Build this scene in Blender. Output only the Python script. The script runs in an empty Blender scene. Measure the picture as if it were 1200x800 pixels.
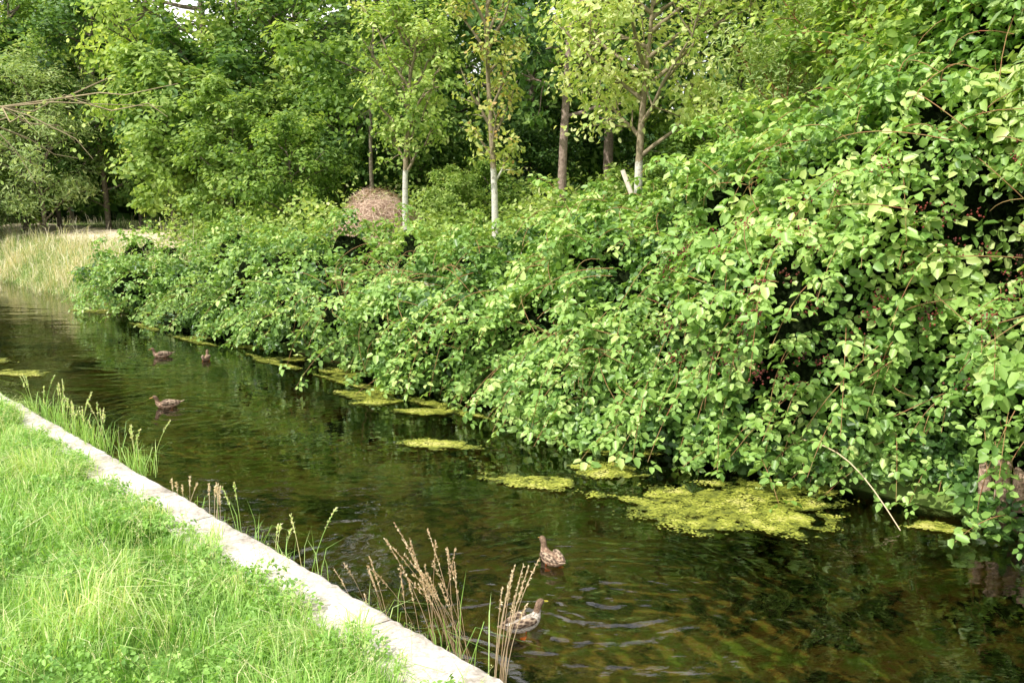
import bpy, math, random, bmesh
import numpy as np
from mathutils import Vector, noise, Matrix
rng = np.random.default_rng(11)
random.seed(5)
scene = bpy.context.scene
COL = scene.collection
scene.view_settings.view_transform = 'Standard'
scene.view_settings.look = 'None'
scene.view_settings.exposure = 0

# canal frame: s runs along the stream, w runs across it
def W(s, w, z=0.0):
    return np.stack([-.702*np.asarray(s)+.712*np.asarray(w), .712*np.asarray(s)+.702*np.asarray(w),
                     np.zeros_like(np.asarray(s, float))+z], axis=-1)
def SW(x, y):
    return (-.702*x+.712*y, .712*x+.702*y)

# ------------------------------------------------------------ helpers
def link(o, parent=None):
    COL.objects.link(o)
    if parent is not None: o.parent = parent
    return o
def tag(o, label, cat, group=None, kind=None):
    o["label"] = label; o["category"] = cat
    if group: o["group"] = group
    if kind: o["kind"] = kind
    return o
def fast_mesh(name, V, F, mat=None, tint=None, smooth=False):
    V = np.asarray(V, np.float32).reshape(-1, 3); F = np.asarray(F, np.int32)
    k = F.shape[1]; me = bpy.data.meshes.new(name)
    me.vertices.add(len(V)); me.vertices.foreach_set("co", V.ravel())
    me.loops.add(F.size); me.loops.foreach_set("vertex_index", F.ravel())
    me.polygons.add(len(F)); me.polygons.foreach_set("loop_start", np.arange(0, F.size, k, dtype=np.int32))
    if smooth: me.polygons.foreach_set("use_smooth", np.ones(len(F), bool))
    me.update(calc_edges=True)
    if tint is not None:
        a = me.attributes.new("tint", 'FLOAT', 'POINT'); a.data.foreach_set("value", np.asarray(tint, np.float32))
    if mat: me.materials.append(mat)
    return me
def mobj(name, me, parent=None, loc=(0, 0, 0), kind=None):
    o = bpy.data.objects.new(name, me); o.location = loc
    if kind: o["kind"] = kind
    return link(o, parent)
def empty(name, loc):
    o = bpy.data.objects.new(name, None); o.location = loc; o.empty_display_size = .3
    return link(o)
def nrm(v):
    return v/np.maximum(np.linalg.norm(v, axis=-1, keepdims=True), 1e-9)

LEAF_V = np.array([(0, 0, 0), (.28, .27, .05), (.68, .22, .04), (1, 0, -.08), (.68, -.22, .04), (.28, -.27, .05)])
LEAF_F = np.array([(0, 3, 2, 1), (0, 5, 4, 3)])
ROUND_V = np.array([(0, 0, 0), (.22, .25, .06), (.72, .24, .03), (1, 0, -.10), (.72, -.24, .03), (.22, -.25, .06)])
KITE_V = np.array([(0, 0, 0), (.42, .27, .07), (1, 0, -.05), (.42, -.27, .07)])
KITE_F = np.array([(0, 2, 1), (0, 3, 2)])
LONG_V = LEAF_V*np.array([1, .45, 1])
def tri_template():
    Vs, Fs = [], []
    for i, (ang, off, sc, tilt) in enumerate([(0, .28, .66, -.18), (78, .18, .56, .10), (-72, .20, .57, .05)]):
        a = math.radians(ang); v = ROUND_V*sc; v = v*np.array([1, 1.38, 1.5])
        v[:, 2] += v[:, 0]*tilt - (v[:, 0]**2)*.45
        v[:, 0] += off
        x = v[:, 0]*math.cos(a)-v[:, 1]*math.sin(a); y = v[:, 0]*math.sin(a)+v[:, 1]*math.cos(a)
        if i: x += .10
        Vs.append(np.stack([x, y, v[:, 2]], 1)); Fs.append(LEAF_F+6*i)
    return np.concatenate(Vs), np.concatenate(Fs)
TRI_V, TRI_F = tri_template()
def scatter(TV, TF, pos, nor, size, tint, tang=None):
    N = len(pos); nor = nrm(nor)
    r = rng.normal(size=(N, 3)) if tang is None else tang
    x = nrm(r-(r*nor).sum(1, keepdims=True)*nor); y = np.cross(nor, x)
    size = np.asarray(size).reshape(-1, 1, 1)*np.ones((N, 1, 1))
    V = pos[:, None, :]+size*(TV[None, :, 0:1]*x[:, None]+TV[None, :, 1:2]*y[:, None]+TV[None, :, 2:3]*nor[:, None])
    F = TF[None]+(np.arange(N)*len(TV))[:, None, None]
    return V.reshape(-1, 3), F.reshape(-1, TF.shape[1]), np.repeat(tint, len(TV))
def tube(pts, rad, sides=6):
    pts = np.asarray(pts, float); n = len(pts); T = np.gradient(pts, axis=0); T = nrm(T)
    ref = np.array([.31, .95, .02]); A = nrm(np.cross(T, ref)+1e-6); B = np.cross(T, A)
    a = np.linspace(0, 2*math.pi, sides, endpoint=False)
    rad = np.asarray(rad, float).reshape(-1, 1, 1)
    V = pts[:, None]+rad*(np.cos(a)[None, :, None]*A[:, None]+np.sin(a)[None, :, None]*B[:, None])
    F = []
    for i in range(n-1):
        for j in range(sides):
            k = (j+1) % sides
            F.append((i*sides+j, i*sides+k, (i+1)*sides+k, (i+1)*sides+j))
    return V.reshape(-1, 3), np.array(F)
class Acc:
    def __init__(s): s.V = []; s.F = []; s.T = []; s.n = 0
    def add(s, V, F, t=None):
        s.V.append(V); s.F.append(F+s.n); s.n += len(V)
        s.T.append(np.zeros(len(V)) if t is None else t)
    def mesh(s, name, mat, smooth=False):
        return fast_mesh(name, np.concatenate(s.V), np.concatenate(s.F), mat, np.concatenate(s.T), smooth)

# ------------------------------------------------------------ materials
def newmat(name):
    m = bpy.data.materials.new(name); m.use_nodes = True; nt = m.node_tree; nt.nodes.clear()
    out = nt.nodes.new('ShaderNodeOutputMaterial'); return m, nt, out
def ramp(nt, fac, stops):
    r = nt.nodes.new('ShaderNodeValToRGB'); e = r.color_ramp.elements
    while len(e) < len(stops): e.new(.5)
    for i, (p, c) in enumerate(stops):
        e[i].position = p; e[i].color = (*c, 1)
    nt.links.new(fac, r.inputs[0]); return r.outputs[0]
def noise_tex(nt, scale, detail=5, vec=None, rough=.6):
    n = nt.nodes.new('ShaderNodeTexNoise'); n.inputs['Scale'].default_value = scale
    n.inputs['Detail'].default_value = detail; n.inputs['Roughness'].default_value = rough
    if vec is None:
        g = nt.nodes.new('ShaderNodeNewGeometry'); vec = g.outputs['Position']
    nt.links.new(vec, n.inputs['Vector']); return n.outputs['Fac']
def bsdf(nt, col, rough=.8, spec=.3, bump=None, bstr=.3, bdist=.02):
    p = nt.nodes.new('ShaderNodeBsdfPrincipled')
    if isinstance(col, tuple): p.inputs['Base Color'].default_value = (*col, 1)
    else: nt.links.new(col, p.inputs['Base Color'])
    p.inputs['Roughness'].default_value = rough; p.inputs['Specular IOR Level'].default_value = spec
    if bump is not None:
        b = nt.nodes.new('ShaderNodeBump'); b.inputs['Strength'].default_value = bstr; b.inputs['Distance'].default_value = bdist
        nt.links.new(bump, b.inputs['Height']); nt.links.new(b.outputs[0], p.inputs['Normal'])
    return p
def leaf_mat(name, stops, rough=.5, spec=.3, trans=.35, tb=1.5, vary=0.0):
    m, nt, out = newmat(name)
    at = nt.nodes.new('ShaderNodeAttribute'); at.attribute_name = 'tint'; fac = at.outputs['Fac']
    if vary:
        oi = nt.nodes.new('ShaderNodeObjectInfo'); ma = nt.nodes.new('ShaderNodeMath'); ma.operation = 'MULTIPLY_ADD'
        nt.links.new(oi.outputs['Random'], ma.inputs[0]); ma.inputs[1].default_value = vary*2; ma.inputs[2].default_value = -vary
        ad = nt.nodes.new('ShaderNodeMath'); ad.operation = 'ADD'; nt.links.new(fac, ad.inputs[0]); nt.links.new(ma.outputs[0], ad.inputs[1]); fac = ad.outputs[0]
    c = ramp(nt, fac, stops)
    p = bsdf(nt, c, rough, spec)
    tr = nt.nodes.new('ShaderNodeBsdfTranslucent')
    mx = nt.nodes.new('ShaderNodeMix'); mx.data_type = 'RGBA'; mx.blend_type = 'MULTIPLY'; mx.inputs[0].default_value = 1
    nt.links.new(c, mx.inputs[6]); mx.inputs[7].default_value = (tb*1.12, tb*1.1, tb*.55, 1)
    nt.links.new(mx.outputs[2], tr.inputs['Color'])
    ms = nt.nodes.new('ShaderNodeMixShader'); ms.inputs[0].default_value = trans
    nt.links.new(p.outputs[0], ms.inputs[1]); nt.links.new(tr.outputs[0], ms.inputs[2]); nt.links.new(ms.outputs[0], out.inputs[0])
    return m
def simple_mat(name, stops, scale=8, rough=.85, spec=.2, bstr=.4, bdist=.02, detail=6, objco=False):
    m, nt, out = newmat(name)
    vec = None
    if objco:
        t = nt.nodes.new('ShaderNodeTexCoord'); vec = t.outputs['Object']
    n = noise_tex(nt, scale, detail, vec); c = ramp(nt, n, stops)
    p = bsdf(nt, c, rough, spec, n, bstr, bdist); nt.links.new(p.outputs[0], out.inputs[0]); return m

M_bramble = leaf_mat('bramble_leaf', [(0, (.045, .11, .025)), (.35, (.145, .28, .057)), (.7, (.30, .47, .115)), (1, (.53, .64, .23))], .40, .48, .27)
M_wood = leaf_mat('woodland_leaf', [(0, (.07, .14, .03)), (.5, (.24, .38, .08)), (1, (.54, .64, .18))], .55, .25, .40, 1.4, .20)
M_wood_shaded = leaf_mat('woodland_leaf_shaded', [(0, (.025, .065, .02)), (.5, (.11, .22, .05)), (1, (.30, .43, .11))], .5, .3, .34, 1.4, .18)  # darker woodland leaf: shade between the central trees put into the leaf colour
M_light = leaf_mat('light_leaf', [(0, (.16, .27, .06)), (.5, (.37, .51, .13)), (.85, (.58, .66, .26)), (1, (.70, .72, .38))], .5, .3, .4, 1.25, .10)
M_willow = leaf_mat('willow_leaf', [(0, (.14, .24, .09)), (.5, (.33, .45, .17)), (1, (.56, .64, .32))], .5, .3, .37, 1.3, .14)
M_auburn = leaf_mat('sparse_leaf', [(0, (.20, .30, .06)), (.6, (.44, .50, .15)), (.85, (.60, .50, .20)), (1, (.52, .25, .11))], .5, .3, .4)
M_grass = leaf_mat('grass_blade', [(0, (.13, .28, .05)), (.5, (.34, .57, .13)), (.85, (.55, .72, .26)), (1, (.78, .75, .48))], .42, .4, .36, 1.3)
M_meadow = leaf_mat('meadow_blade', [(0, (.20, .34, .09)), (.45, (.46, .54, .24)), (.8, (.78, .70, .48)), (1, (.84, .77, .58))], .6, .3, .3, 1.1)
M_straw = leaf_mat('dry_straw', [(0, (.24, .15, .12)), (.5, (.56, .40, .31)), (1, (.78, .64, .52))], .7, .2, .15, 1.1)
M_reed = leaf_mat('dry_reed', [(0, (.30, .18, .10)), (.5, (.58, .42, .26)), (1, (.82, .70, .48))], .6, .3, .2, 1.1)
M_algae = leaf_mat('algae_flakes', [(0, (.06, .08, .015)), (.35, (.20, .23, .035)), (.7, (.42, .45, .07)), (1, (.58, .56, .17))], .5, .4, .1, 1.1)
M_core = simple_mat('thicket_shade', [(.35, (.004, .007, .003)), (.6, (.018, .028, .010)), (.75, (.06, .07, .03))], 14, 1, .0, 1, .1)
M_cane = simple_mat('cane_bark', [(.3, (.30, .09, .055)), (.6, (.32, .24, .10))], 9)
M_berry = simple_mat('berry_skin', [(.35, (.05, .012, .016)), (.6, (.26, .045, .035))], 5, .3, .5)
M_bark = simple_mat('bark', [(.3, (.08, .062, .045)), (.7, (.26, .22, .17))], 12, .9, .15, .8, .03)
M_redbark = simple_mat('red_bark', [(.3, (.17, .12, .10)), (.7, (.42, .32, .27))], 12, .9, .15, .8, .03)
M_twig = simple_mat('twig_bark', [(.3, (.26, .20, .12)), (.7, (.42, .35, .22))], 12, .9, .15)
M_pile = simple_mat('pinkish_timber', [(.3, (.14, .09, .065)), (.5, (.40, .28, .20)), (.75, (.60, .47, .37))], 18, .95, .1, 1, .05, 8)
M_stake = simple_mat('grey_timber', [(.3, (.35, .30, .24)), (.7, (.6, .55, .47))], 14, .95, .1)
def white_trunk_mat():
    m, nt, out = newmat('limewashed_bark')
    t = nt.nodes.new('ShaderNodeTexCoord'); sp = nt.nodes.new('ShaderNodeSeparateXYZ'); nt.links.new(t.outputs['Object'], sp.inputs[0])
    n = noise_tex(nt, 16, 8, t.outputs['Object'], .7)
    white = ramp(nt, n, [(.34, (.22, .19, .15)), (.46, (.56, .54, .48)), (.8, (.74, .73, .68))])
    bark = ramp(nt, n, [(.3, (.16, .12, .08)), (.7, (.36, .30, .20))])
    a = nt.nodes.new('ShaderNodeMath'); a.operation = 'MULTIPLY_ADD'; nt.links.new(n, a.inputs[0]); a.inputs[1].default_value = .5; nt.links.new(sp.outputs[2], a.inputs[2])
    g = nt.nodes.new('ShaderNodeMath'); g.operation = 'GREATER_THAN'; nt.links.new(a.outputs[0], g.inputs[0]); g.inputs[1].default_value = 2.5
    mx = nt.nodes.new('ShaderNodeMix'); mx.data_type = 'RGBA'; nt.links.new(g.outputs[0], mx.inputs[0]); nt.links.new(white, mx.inputs[6]); nt.links.new(bark, mx.inputs[7])
    p = bsdf(nt, mx.outputs[2], .85, .2, n, .5, .02); nt.links.new(p.outputs[0], out.inputs[0]); return m
M_white = white_trunk_mat()

# ------------------------------------------------------------ camera, light
cam = bpy.data.cameras.new('camera'); cam.lens = 30; cam.sensor_width = 36; cam.clip_end = 1000; cam.clip_start = .05
co = bpy.data.objects.new('camera', cam); co.location = (0, 0, 3.0); co.rotation_euler = (math.radians(80.35), 0, 0); link(co); scene.camera = co
el = math.radians(50); az = Vector((-.80, -.60)).normalized()
S = Vector((az.x*math.cos(el), az.y*math.cos(el), math.sin(el)))
sd = bpy.data.lights.new('sun', 'SUN'); sd.energy = 5.0; sd.angle = math.radians(.5); sd.color = (1, .955, .87)
so = bpy.data.objects.new('sun', sd); so.rotation_euler = S.to_track_quat('Z', 'Y').to_euler(); so.location = (0, 0, 30); link(so)
wd = bpy.data.worlds.new('World'); scene.world = wd; wd.use_nodes = True; nt = wd.node_tree
sky = nt.nodes.new('ShaderNodeTexSky'); sky.sky_type = 'NISHITA'; sky.sun_disc = False; sky.sun_elevation = el; sky.sun_rotation = math.atan2(S.x, S.y)
sky.air_density = 1.0; sky.dust_density = 4.0; sky.ozone_density = .6
tc = nt.nodes.new('ShaderNodeTexCoord'); cn = noise_tex(nt, 2.6, 6, tc.outputs['Generated'], .55)
cf = ramp(nt, cn, [(.38, (0, 0, 0)), (.54, (1, 1, 1))])
mx = nt.nodes.new('ShaderNodeMix'); mx.data_type = 'RGBA'; nt.links.new(cf, mx.inputs[0]); nt.links.new(sky.outputs[0], mx.inputs[6]); mx.inputs[7].default_value = (14, 13.8, 13.4, 1)
nt.links.new(mx.outputs[2], nt.nodes['Background'].inputs[0]); nt.nodes['Background'].inputs[1].default_value = .15

# ------------------------------------------------------------ ground
wp = np.array([-250, -60, -12, -5, 0, 1, 2, 2.6, 2.76, 2.79, 3.4, 4.4, 5.5, 6.6, 7.6, 8.2, 8.5, 8.7, 9.0, 9.6, 10.5, 13, 18, 30, 80, 300.])
zp = np.array([.5, .5, .42, .4, .4, .4, .4, .4, .4, -.55, -.5, -.55, -.6, -.6, -.5, -.35, -.02, .16, .45, .9, 1.2, 1.5, 1.6, 1.7, 2.2, 5.])
ss = np.concatenate([[-300, -120, -50, -20], np.arange(-10, 45, 1.0), [50, 60, 80, 120, 200, 320]])
Sg, Wg = np.meshgrid(ss, wp, indexing='ij'); Zg = np.tile(zp, (len(ss), 1))
for i in range(len(ss)):
    for j in range(len(wp)):
        if wp[j] < 2.5 or wp[j] > 3: Zg[i, j] += .10*noise.noise(Vector((ss[i]*.4, wp[j]*.7, 0)))*(1 if wp[j] > 3 else .3)
V = W(Sg, Wg); V[..., 2] = Zg
nw = len(wp); F = []; mi = []
for i in range(len(ss)-1):
    for j in range(nw-1):
        F.append((i*nw+j, (i+1)*nw+j, (i+1)*nw+j+1, i*nw+j+1)); mi.append(1 if 8 <= j <= 15 else (2 if j > 15 else 0))
F = np.array(F)[:, ::-1]
M_soil = simple_mat('lawn_soil', [(.3, (.07, .13, .025)), (.7, (.15, .27, .05))], 6, .95, .1)
M_floor = simple_mat('woodland_floor', [(.3, (.06, .09, .025)), (.55, (.14, .21, .05)), (.8, (.26, .23, .13))], 2.2, .95, .1)
m, nt, out = newmat('stream_bed_mud')
n1 = noise_tex(nt, 1.0, 8, None, .7); n2 = noise_tex(nt, 6, 7)
mm = nt.nodes.new('ShaderNodeMath'); mm.operation = 'MULTIPLY_ADD'; nt.links.new(n2, mm.inputs[0]); mm.inputs[1].default_value = .5; nt.links.new(n1, mm.inputs[2])
c = ramp(nt, mm.outputs[0], [(.60, (.003, .005, .003)), (.70, (.016, .022, .008)), (.77, (.16, .11, .04)), (.88, (.10, .16, .03))])
p = bsdf(nt, c, .9, .1, n2, .6, .05); nt.links.new(p.outputs[0], out.inputs[0]); M_bed = m
gm = fast_mesh('ground', V.reshape(-1, 3), F, M_soil); gm.materials.append(M_bed); gm.materials.append(M_floor)
gm.polygons.foreach_set('material_index', np.array(mi, np.int32))
tag(mobj('ground', gm), 'grassy lawn, muddy stream bed and wooded far bank', 'ground', kind='structure')

pv = []; sv = np.arange(25, 50, .8)
for s in sv:
    for w in np.linspace(0, 1, 5):
        wa = 11.2+.7*noise.noise(Vector((s*.5, 0, 0))); wb = 14.4+.9*noise.noise(Vector((s*.5, 5, 0))); ww = wa+(wb-wa)*w
        pv.append(W(s, ww, float(np.interp(ww, wp, zp))+.05+.06*math.sin(w*math.pi)))
pm = fast_mesh('path', np.array(pv), np.array([(5*i+j, 5*i+j+1, 5*i+j+6, 5*i+j+5) for i in range(len(sv)-1) for j in range(4)]),
    simple_mat('path_sand', [(.36, (.26, .30, .13)), (.48, (.62, .50, .37)), (.7, (.78, .67, .53))], 1.6, .95, .1), smooth=True)
tag(mobj('path', pm), 'sandy footpath clearing across the far meadow', 'path', kind='structure')

# ------------------------------------------------------------ water
DUCKS = [(0.09, 5.60, (.80, .60), 0), (.32, 6.70, (-.45, .89), 1), (-4.99, 11.99, (-.92, -.38), 1), (-6.65, 15.9, (-.92, -.38), 1), (-5.69, 15.6, (-.15, .98), 1)]
m, nt, out = newmat('stream_water')
g = nt.nodes.new('ShaderNodeNewGeometry')
mp = nt.nodes.new('ShaderNodeMapping'); nt.links.new(g.outputs['Position'], mp.inputs[0]); mp.inputs['Rotation'].default_value = (0, 0, math.radians(-20)); mp.inputs['Scale'].default_value = (.7, 1.7, 1)
h1 = noise_tex(nt, 4.5, 3, mp.outputs[0], .5); h2 = noise_tex(nt, 1.1, 2, mp.outputs[0], .5)
calm = noise_tex(nt, .45, 2, None, .5)
def math_n(op, a, b=None, c=None):
    n = nt.nodes.new('ShaderNodeMath'); n.operation = op
    for i, v in enumerate((a, b, c)):
        if v is None: continue
        if isinstance(v, (int, float)): n.inputs[i].default_value = v
        else: nt.links.new(v, n.inputs[i])
    return n.outputs[0]
cm_ = ramp(nt, calm, [(.46, (.12, .12, .12)), (.62, (1, 1, 1))])
h = math_n('ADD', math_n('MULTIPLY', math_n('MULTIPLY', h1, cm_), .006), math_n('MULTIPLY', h2, .014))
for (x, y, amp, k, fo) in [(.15, 5.7, .004, 38, 1.8), (.75, 6.0, .0085, 25, 1.0), (-4.7, 11.6, .003, 24, 1.0), (-6.6, 15.9, .003, 20, 1.0)]:
    d = nt.nodes.new('ShaderNodeVectorMath'); d.operation = 'DISTANCE'; nt.links.new(g.outputs['Position'], d.inputs[0]); d.inputs[1].default_value = (x, y, 0)
    dd = math_n('ADD', d.outputs['Value'], math_n('ADD', math_n('MULTIPLY', h2, .8), math_n('MULTIPLY', h1, .12)))
    r = math_n('MULTIPLY', math_n('SINE', math_n('MULTIPLY', dd, k)), math_n('MULTIPLY', math_n('EXPONENT', math_n('MULTIPLY', d.outputs['Value'], -fo)), amp))
    h = math_n('ADD', h, r)
b = nt.nodes.new('ShaderNodeBump'); b.inputs['Strength'].default_value = 1; b.inputs['Distance'].default_value = 1.0; nt.links.new(h, b.inputs['Height'])
fr = nt.nodes.new('ShaderNodeFresnel'); fr.inputs['IOR'].default_value = 1.6; nt.links.new(b.outputs[0], fr.inputs['Normal'])
tr = nt.nodes.new('ShaderNodeBsdfTransparent'); tr.inputs[0].default_value = (.72, .70, .46, 1)
gl = nt.nodes.new('ShaderNodeBsdfGlossy'); gl.inputs['Roughness'].default_value = .005; nt.links.new(b.outputs[0], gl.inputs['Normal']); gl.inputs[0].default_value = (1, 1, 1, 1)
ms = nt.nodes.new('ShaderNodeMixShader'); nt.links.new(fr.outputs[0], ms.inputs[0]); nt.links.new(tr.outputs[0], ms.inputs[1]); nt.links.new(gl.outputs[0], ms.inputs[2]); nt.links.new(ms.outputs[0], out.inputs[0])
wv = np.array([W(-60, 2.9), W(-60, 8.7), W(90, 8.7), W(90, 2.9)])
wm = fast_mesh('water', wv, np.array([(0, 1, 2, 3)]), m)
tag(mobj('water', wm), 'shallow clear stream reflecting the greenery', 'water', kind='structure')

# ------------------------------------------------------------ concrete wall
m, nt, out = newmat('weathered_concrete')
n1 = noise_tex(nt, 2.2, 10, None, .75); n2 = noise_tex(nt, 45, 4); n3 = noise_tex(nt, 9, 6, None, .7)
c1 = ramp(nt, n1, [(.34, (.30, .26, .22)), (.45, (.62, .56, .50)), (.62, (.82, .76, .72))])
mx = nt.nodes.new('ShaderNodeMix'); mx.data_type = 'RGBA'; mx.blend_type = 'MULTIPLY'; mx.inputs[0].default_value = .6
nt.links.new(c1, mx.inputs[6]); nt.links.new(ramp(nt, n2, [(.3, (.5, .48, .45)), (.6, (1, 1, 1))]), mx.inputs[7])
mx2 = nt.nodes.new('ShaderNodeMix'); mx2.data_type = 'RGBA'; mx2.blend_type = 'MULTIPLY'; mx2.inputs[0].default_value = .6
nt.links.new(mx.outputs[2], mx2.inputs[6]); nt.links.new(ramp(nt, n3, [(.34, (.38, .38, .28)), (.46, (1, 1, 1))]), mx2.inputs[7])
p = bsdf(nt, mx2.outputs[2], .9, .2, n3, .8, .02); nt.links.new(p.outputs[0], out.inputs[0])
A = Acc(); s0 = -8.0
while s0 < 40:
    L = 2.4; ns = 41; sv = np.linspace(s0+.004, s0+L-.004, ns)
    prof = [(2.52, -.7), (2.52, .44), (2.54, .455), (2.75, .456), (2.895, .45), (2.922, .428), (2.93, .30), (2.93, -.7)]
    VV = []
    for i, s in enumerate(sv):
        for (w, z) in prof:
            e = (.016*noise.noise(Vector((s*2.2, w*3, z*3)))+.016*noise.noise(Vector((s*11, w*9, z*9)))) if z > 0 else 0
            ins = .008 if i in (0, ns-1) and z > 0 else 0
            VV.append(W(s, w+e*(1 if w > 2.8 else 0), z+e*.5-ins))
    k = len(prof); FF = [(i*k+j, i*k+j+1, (i+1)*k+j+1, (i+1)*k+j) for i in range(ns-1) for j in range(k-1)]
    for b0, fl in ((0, 0), ((ns-1)*k, 1)):
        for q in [(0, 1, 6, 7), (1, 2, 5, 6), (2, 3, 4, 5)]: FF.append(tuple(b0+x for x in (q[::-1] if fl else q)))
    A.add(np.array(VV), np.array(FF)); s0 += L
tag(mobj('concrete_wall', A.mesh('concrete_wall', m)), 'low pale weathered concrete retaining wall along the stream', 'wall')

# ------------------------------------------------------------ grass
def blades(pos, h, wdt, lean, tint):
    N = len(pos); a = rng.uniform(0, 2*math.pi, N); side = np.stack([np.cos(a), np.sin(a), 0*a], 1)*wdt[:, None]/2
    up = np.array([0, 0, 1.])
    mid = pos+up*h[:, None]*.6+lean*h[:, None]*.25; tip = pos+up*h[:, None]*(1-.45*np.linalg.norm(lean, axis=1, keepdims=True))+lean*h[:, None]*.9
    V = np.stack([pos-side, pos+side, mid+side*.8, mid-side*.8, tip], 1).reshape(-1, 3)
    F = (np.array([(0, 1, 2), (0, 2, 3), (3, 2, 4)])[None]+(np.arange(N)*5)[:, None, None]).reshape(-1, 3)
    return V, F, np.repeat(tint, 5)
def nz(P, sc, off=0):
    return np.array([noise.noise(Vector((p[0]*sc, p[1]*sc, off))) for p in P])
def lawn():
    N = 84000
    s = rng.uniform(0.5, 14, N); w = 2.82-rng.exponential(1.1, N)
    k = w > -1.8; s = s[k]; w = w[k]; P = W(s, w, .38)
    n1 = nz(P, 1.3); n2 = nz(P, 3.0, 7); n3 = nz(P, .6, 3); n4 = nz(P, 7, 13)
    edge = 2.57+.20*n2+.18*n4+np.interp(s, [9.5, 11.5], [0, .12])
    keep = w < edge; P = P[keep]; n1 = n1[keep]; n2 = n2[keep]; n3 = n3[keep]; n4 = n4[keep]; w = w[keep]; s = s[keep]; N = len(P)
    h = (.18+.13*n1+.18*n2+.09*n4)*rng.uniform(.45, 1.7, N)*np.interp(w, [2.1, 2.6], [1, .7])*np.interp(s, [8, 11], [1, 1.1]); h = np.maximum(h, .05)
    ang = n3*6+n2*8+n1*3; lean = np.stack([np.cos(ang), np.sin(ang), 0*ang], 1)*(.45+.8*np.abs(n2))[:, None]+rng.normal(size=(N, 3))*np.array([.55, .55, 0])
    t = np.clip(.36+.35*n1+.55*n2+.4*n4+rng.normal(size=N)*.22, 0, .93); t[rng.random(N) < .04] = 1
    wd_ = rng.uniform(.003, .010, N)*(1+.5*(rng.random(N) < .12))
    return blades(P, h, wd_, lean, t)
V, F, T = lawn()
tag(mobj('lawn_grass', fast_mesh('lawn_grass', V, F, M_grass, T)), 'long tangled bright green grass beside the concrete wall', 'grass', kind='stuff')
N = 20000; s = rng.uniform(1, 14, N); w = 2.62-rng.exponential(1.0, N); P = W(s, w, .40); n_ = nz(P, 1.8, 22); k = (n_ > -.05); P = P[k]; N = len(P); n_ = n_[k]
P[:, 2] += rng.uniform(.03, .26, N)*(.6+n_)
V, F, T = scatter(TRI_V, TRI_F, P, np.array([0, 0, 1.])+rng.normal(size=(N, 3))*.45, rng.uniform(.025, .06, N), np.clip(rng.normal(.27, .17, N), 0, .8))
tag(mobj('clover', fast_mesh('clover', V, F, M_grass, T)), 'low clover and weed leaves scattered through the lawn', 'clover', kind='stuff')
N = 700; s = rng.uniform(2, 13, N); w = 2.55-rng.exponential(.8, N); P = W(s, w, .4); A = Acc()
KQ = np.array([(4*q_, 4*q_+1, 4*q_+2, 4*q_+3) for q_ in range(14)])
for i in range(N):
    u = np.linspace(0, 1, 5)[:, None]; hh = rng.uniform(.25, .42); ln_ = rng.normal(size=3)*.25*np.array([1, 1, 0])
    pts = P[i]+np.array([0, 0, hh])*u+ln_*hh*u**2; V, F = tube(pts, np.linspace(.0012, .0008, 5), 3)
    A.add(V, F, np.full(len(V), .97))
    q = pts[-1]-(pts[-1]-pts[-2])*rng.random((14, 1))*1.1; V, F, T = scatter(KITE_V, KITE_F, q+rng.normal(size=(14, 3))*.006, rng.normal(size=(14, 3)), np.full(14, .010), np.full(14, .95)); A.add(V, KQ, T)
tag(mobj('seeding_grass', A.mesh('seeding_grass', M_grass)), 'thin pale seeding stems rising over the lawn', 'grass', kind='stuff')

N = 40000; s = rng.uniform(22.5, 50, N); w = 8.1+rng.exponential(2.0, N); P = W(s, w); P[:, 2] = np.interp(w, wp, zp)-.05
keep = (w < 17) & ~((w > 11.0) & (w < 14.8) & (s > 25) & (rng.random(N) < .97)); P = P[keep]; w = w[keep]; N = len(P); n1 = nz(P, .5); n2 = nz(P, 1.3, 4); n3 = nz(P, 3.5, 9); k2 = n2 > -.4; P, n1, n2, n3, w = P[k2], n1[k2], n2[k2], n3[k2], w[k2]; N = len(P)
V, F, T = blades(P, np.maximum(.08, .32+.3*n1+.4*n2+.5*n3)*rng.uniform(.4, 1.8, N), rng.uniform(.012, .026, N), rng.normal(size=(N, 3))*np.array([.6, .6, 0]), np.clip(.34+.5*n1+.6*n2+.7*n3+.09*(w-8.5)+rng.normal(size=N)*.28, 0, 1))
tag(mobj('meadow_grass', fast_mesh('meadow_grass', V, F, M_meadow, T)), 'mixed green and pale dry meadow grass on the far bank', 'grass', kind='stuff')

# ------------------------------------------------------------ bramble hedge
HS = [-6, 2, 3.2, 4.6, 7, 9.5, 16, 22, 25.0, 26.5]; HH = [6.0, 6.0, 5.5, 4.5, 3.0, 2.3, 2.1, 1.8, 1.4, .5]
def hedge_pt(s, th, off=0.0):
    H = np.interp(s, HS, HH); Wd = np.interp(s, [-6, 4, 9, 22, 26], [3.0, 2.9, 2.9, 2.8, 1.2])
    w0 = np.interp(s, [-6, 20, 25, 26.5], [8.2, 8.1, 8.2, 9.3])
    zb = .32
    sn, cs = np.sin(th), np.cos(th)
    w = w0+Wd*(1-np.sign(cs)*np.abs(cs)**1.0); z = zb+(H-zb)*np.sign(sn)*np.abs(sn)**.95
    z = np.where(th < 0, zb+.9*sn, z); w = np.where(th < 0, w0+(1-cs)*2.5, w)
    return W(s, w)+np.stack([0*z, 0*z, z], -1)
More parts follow.
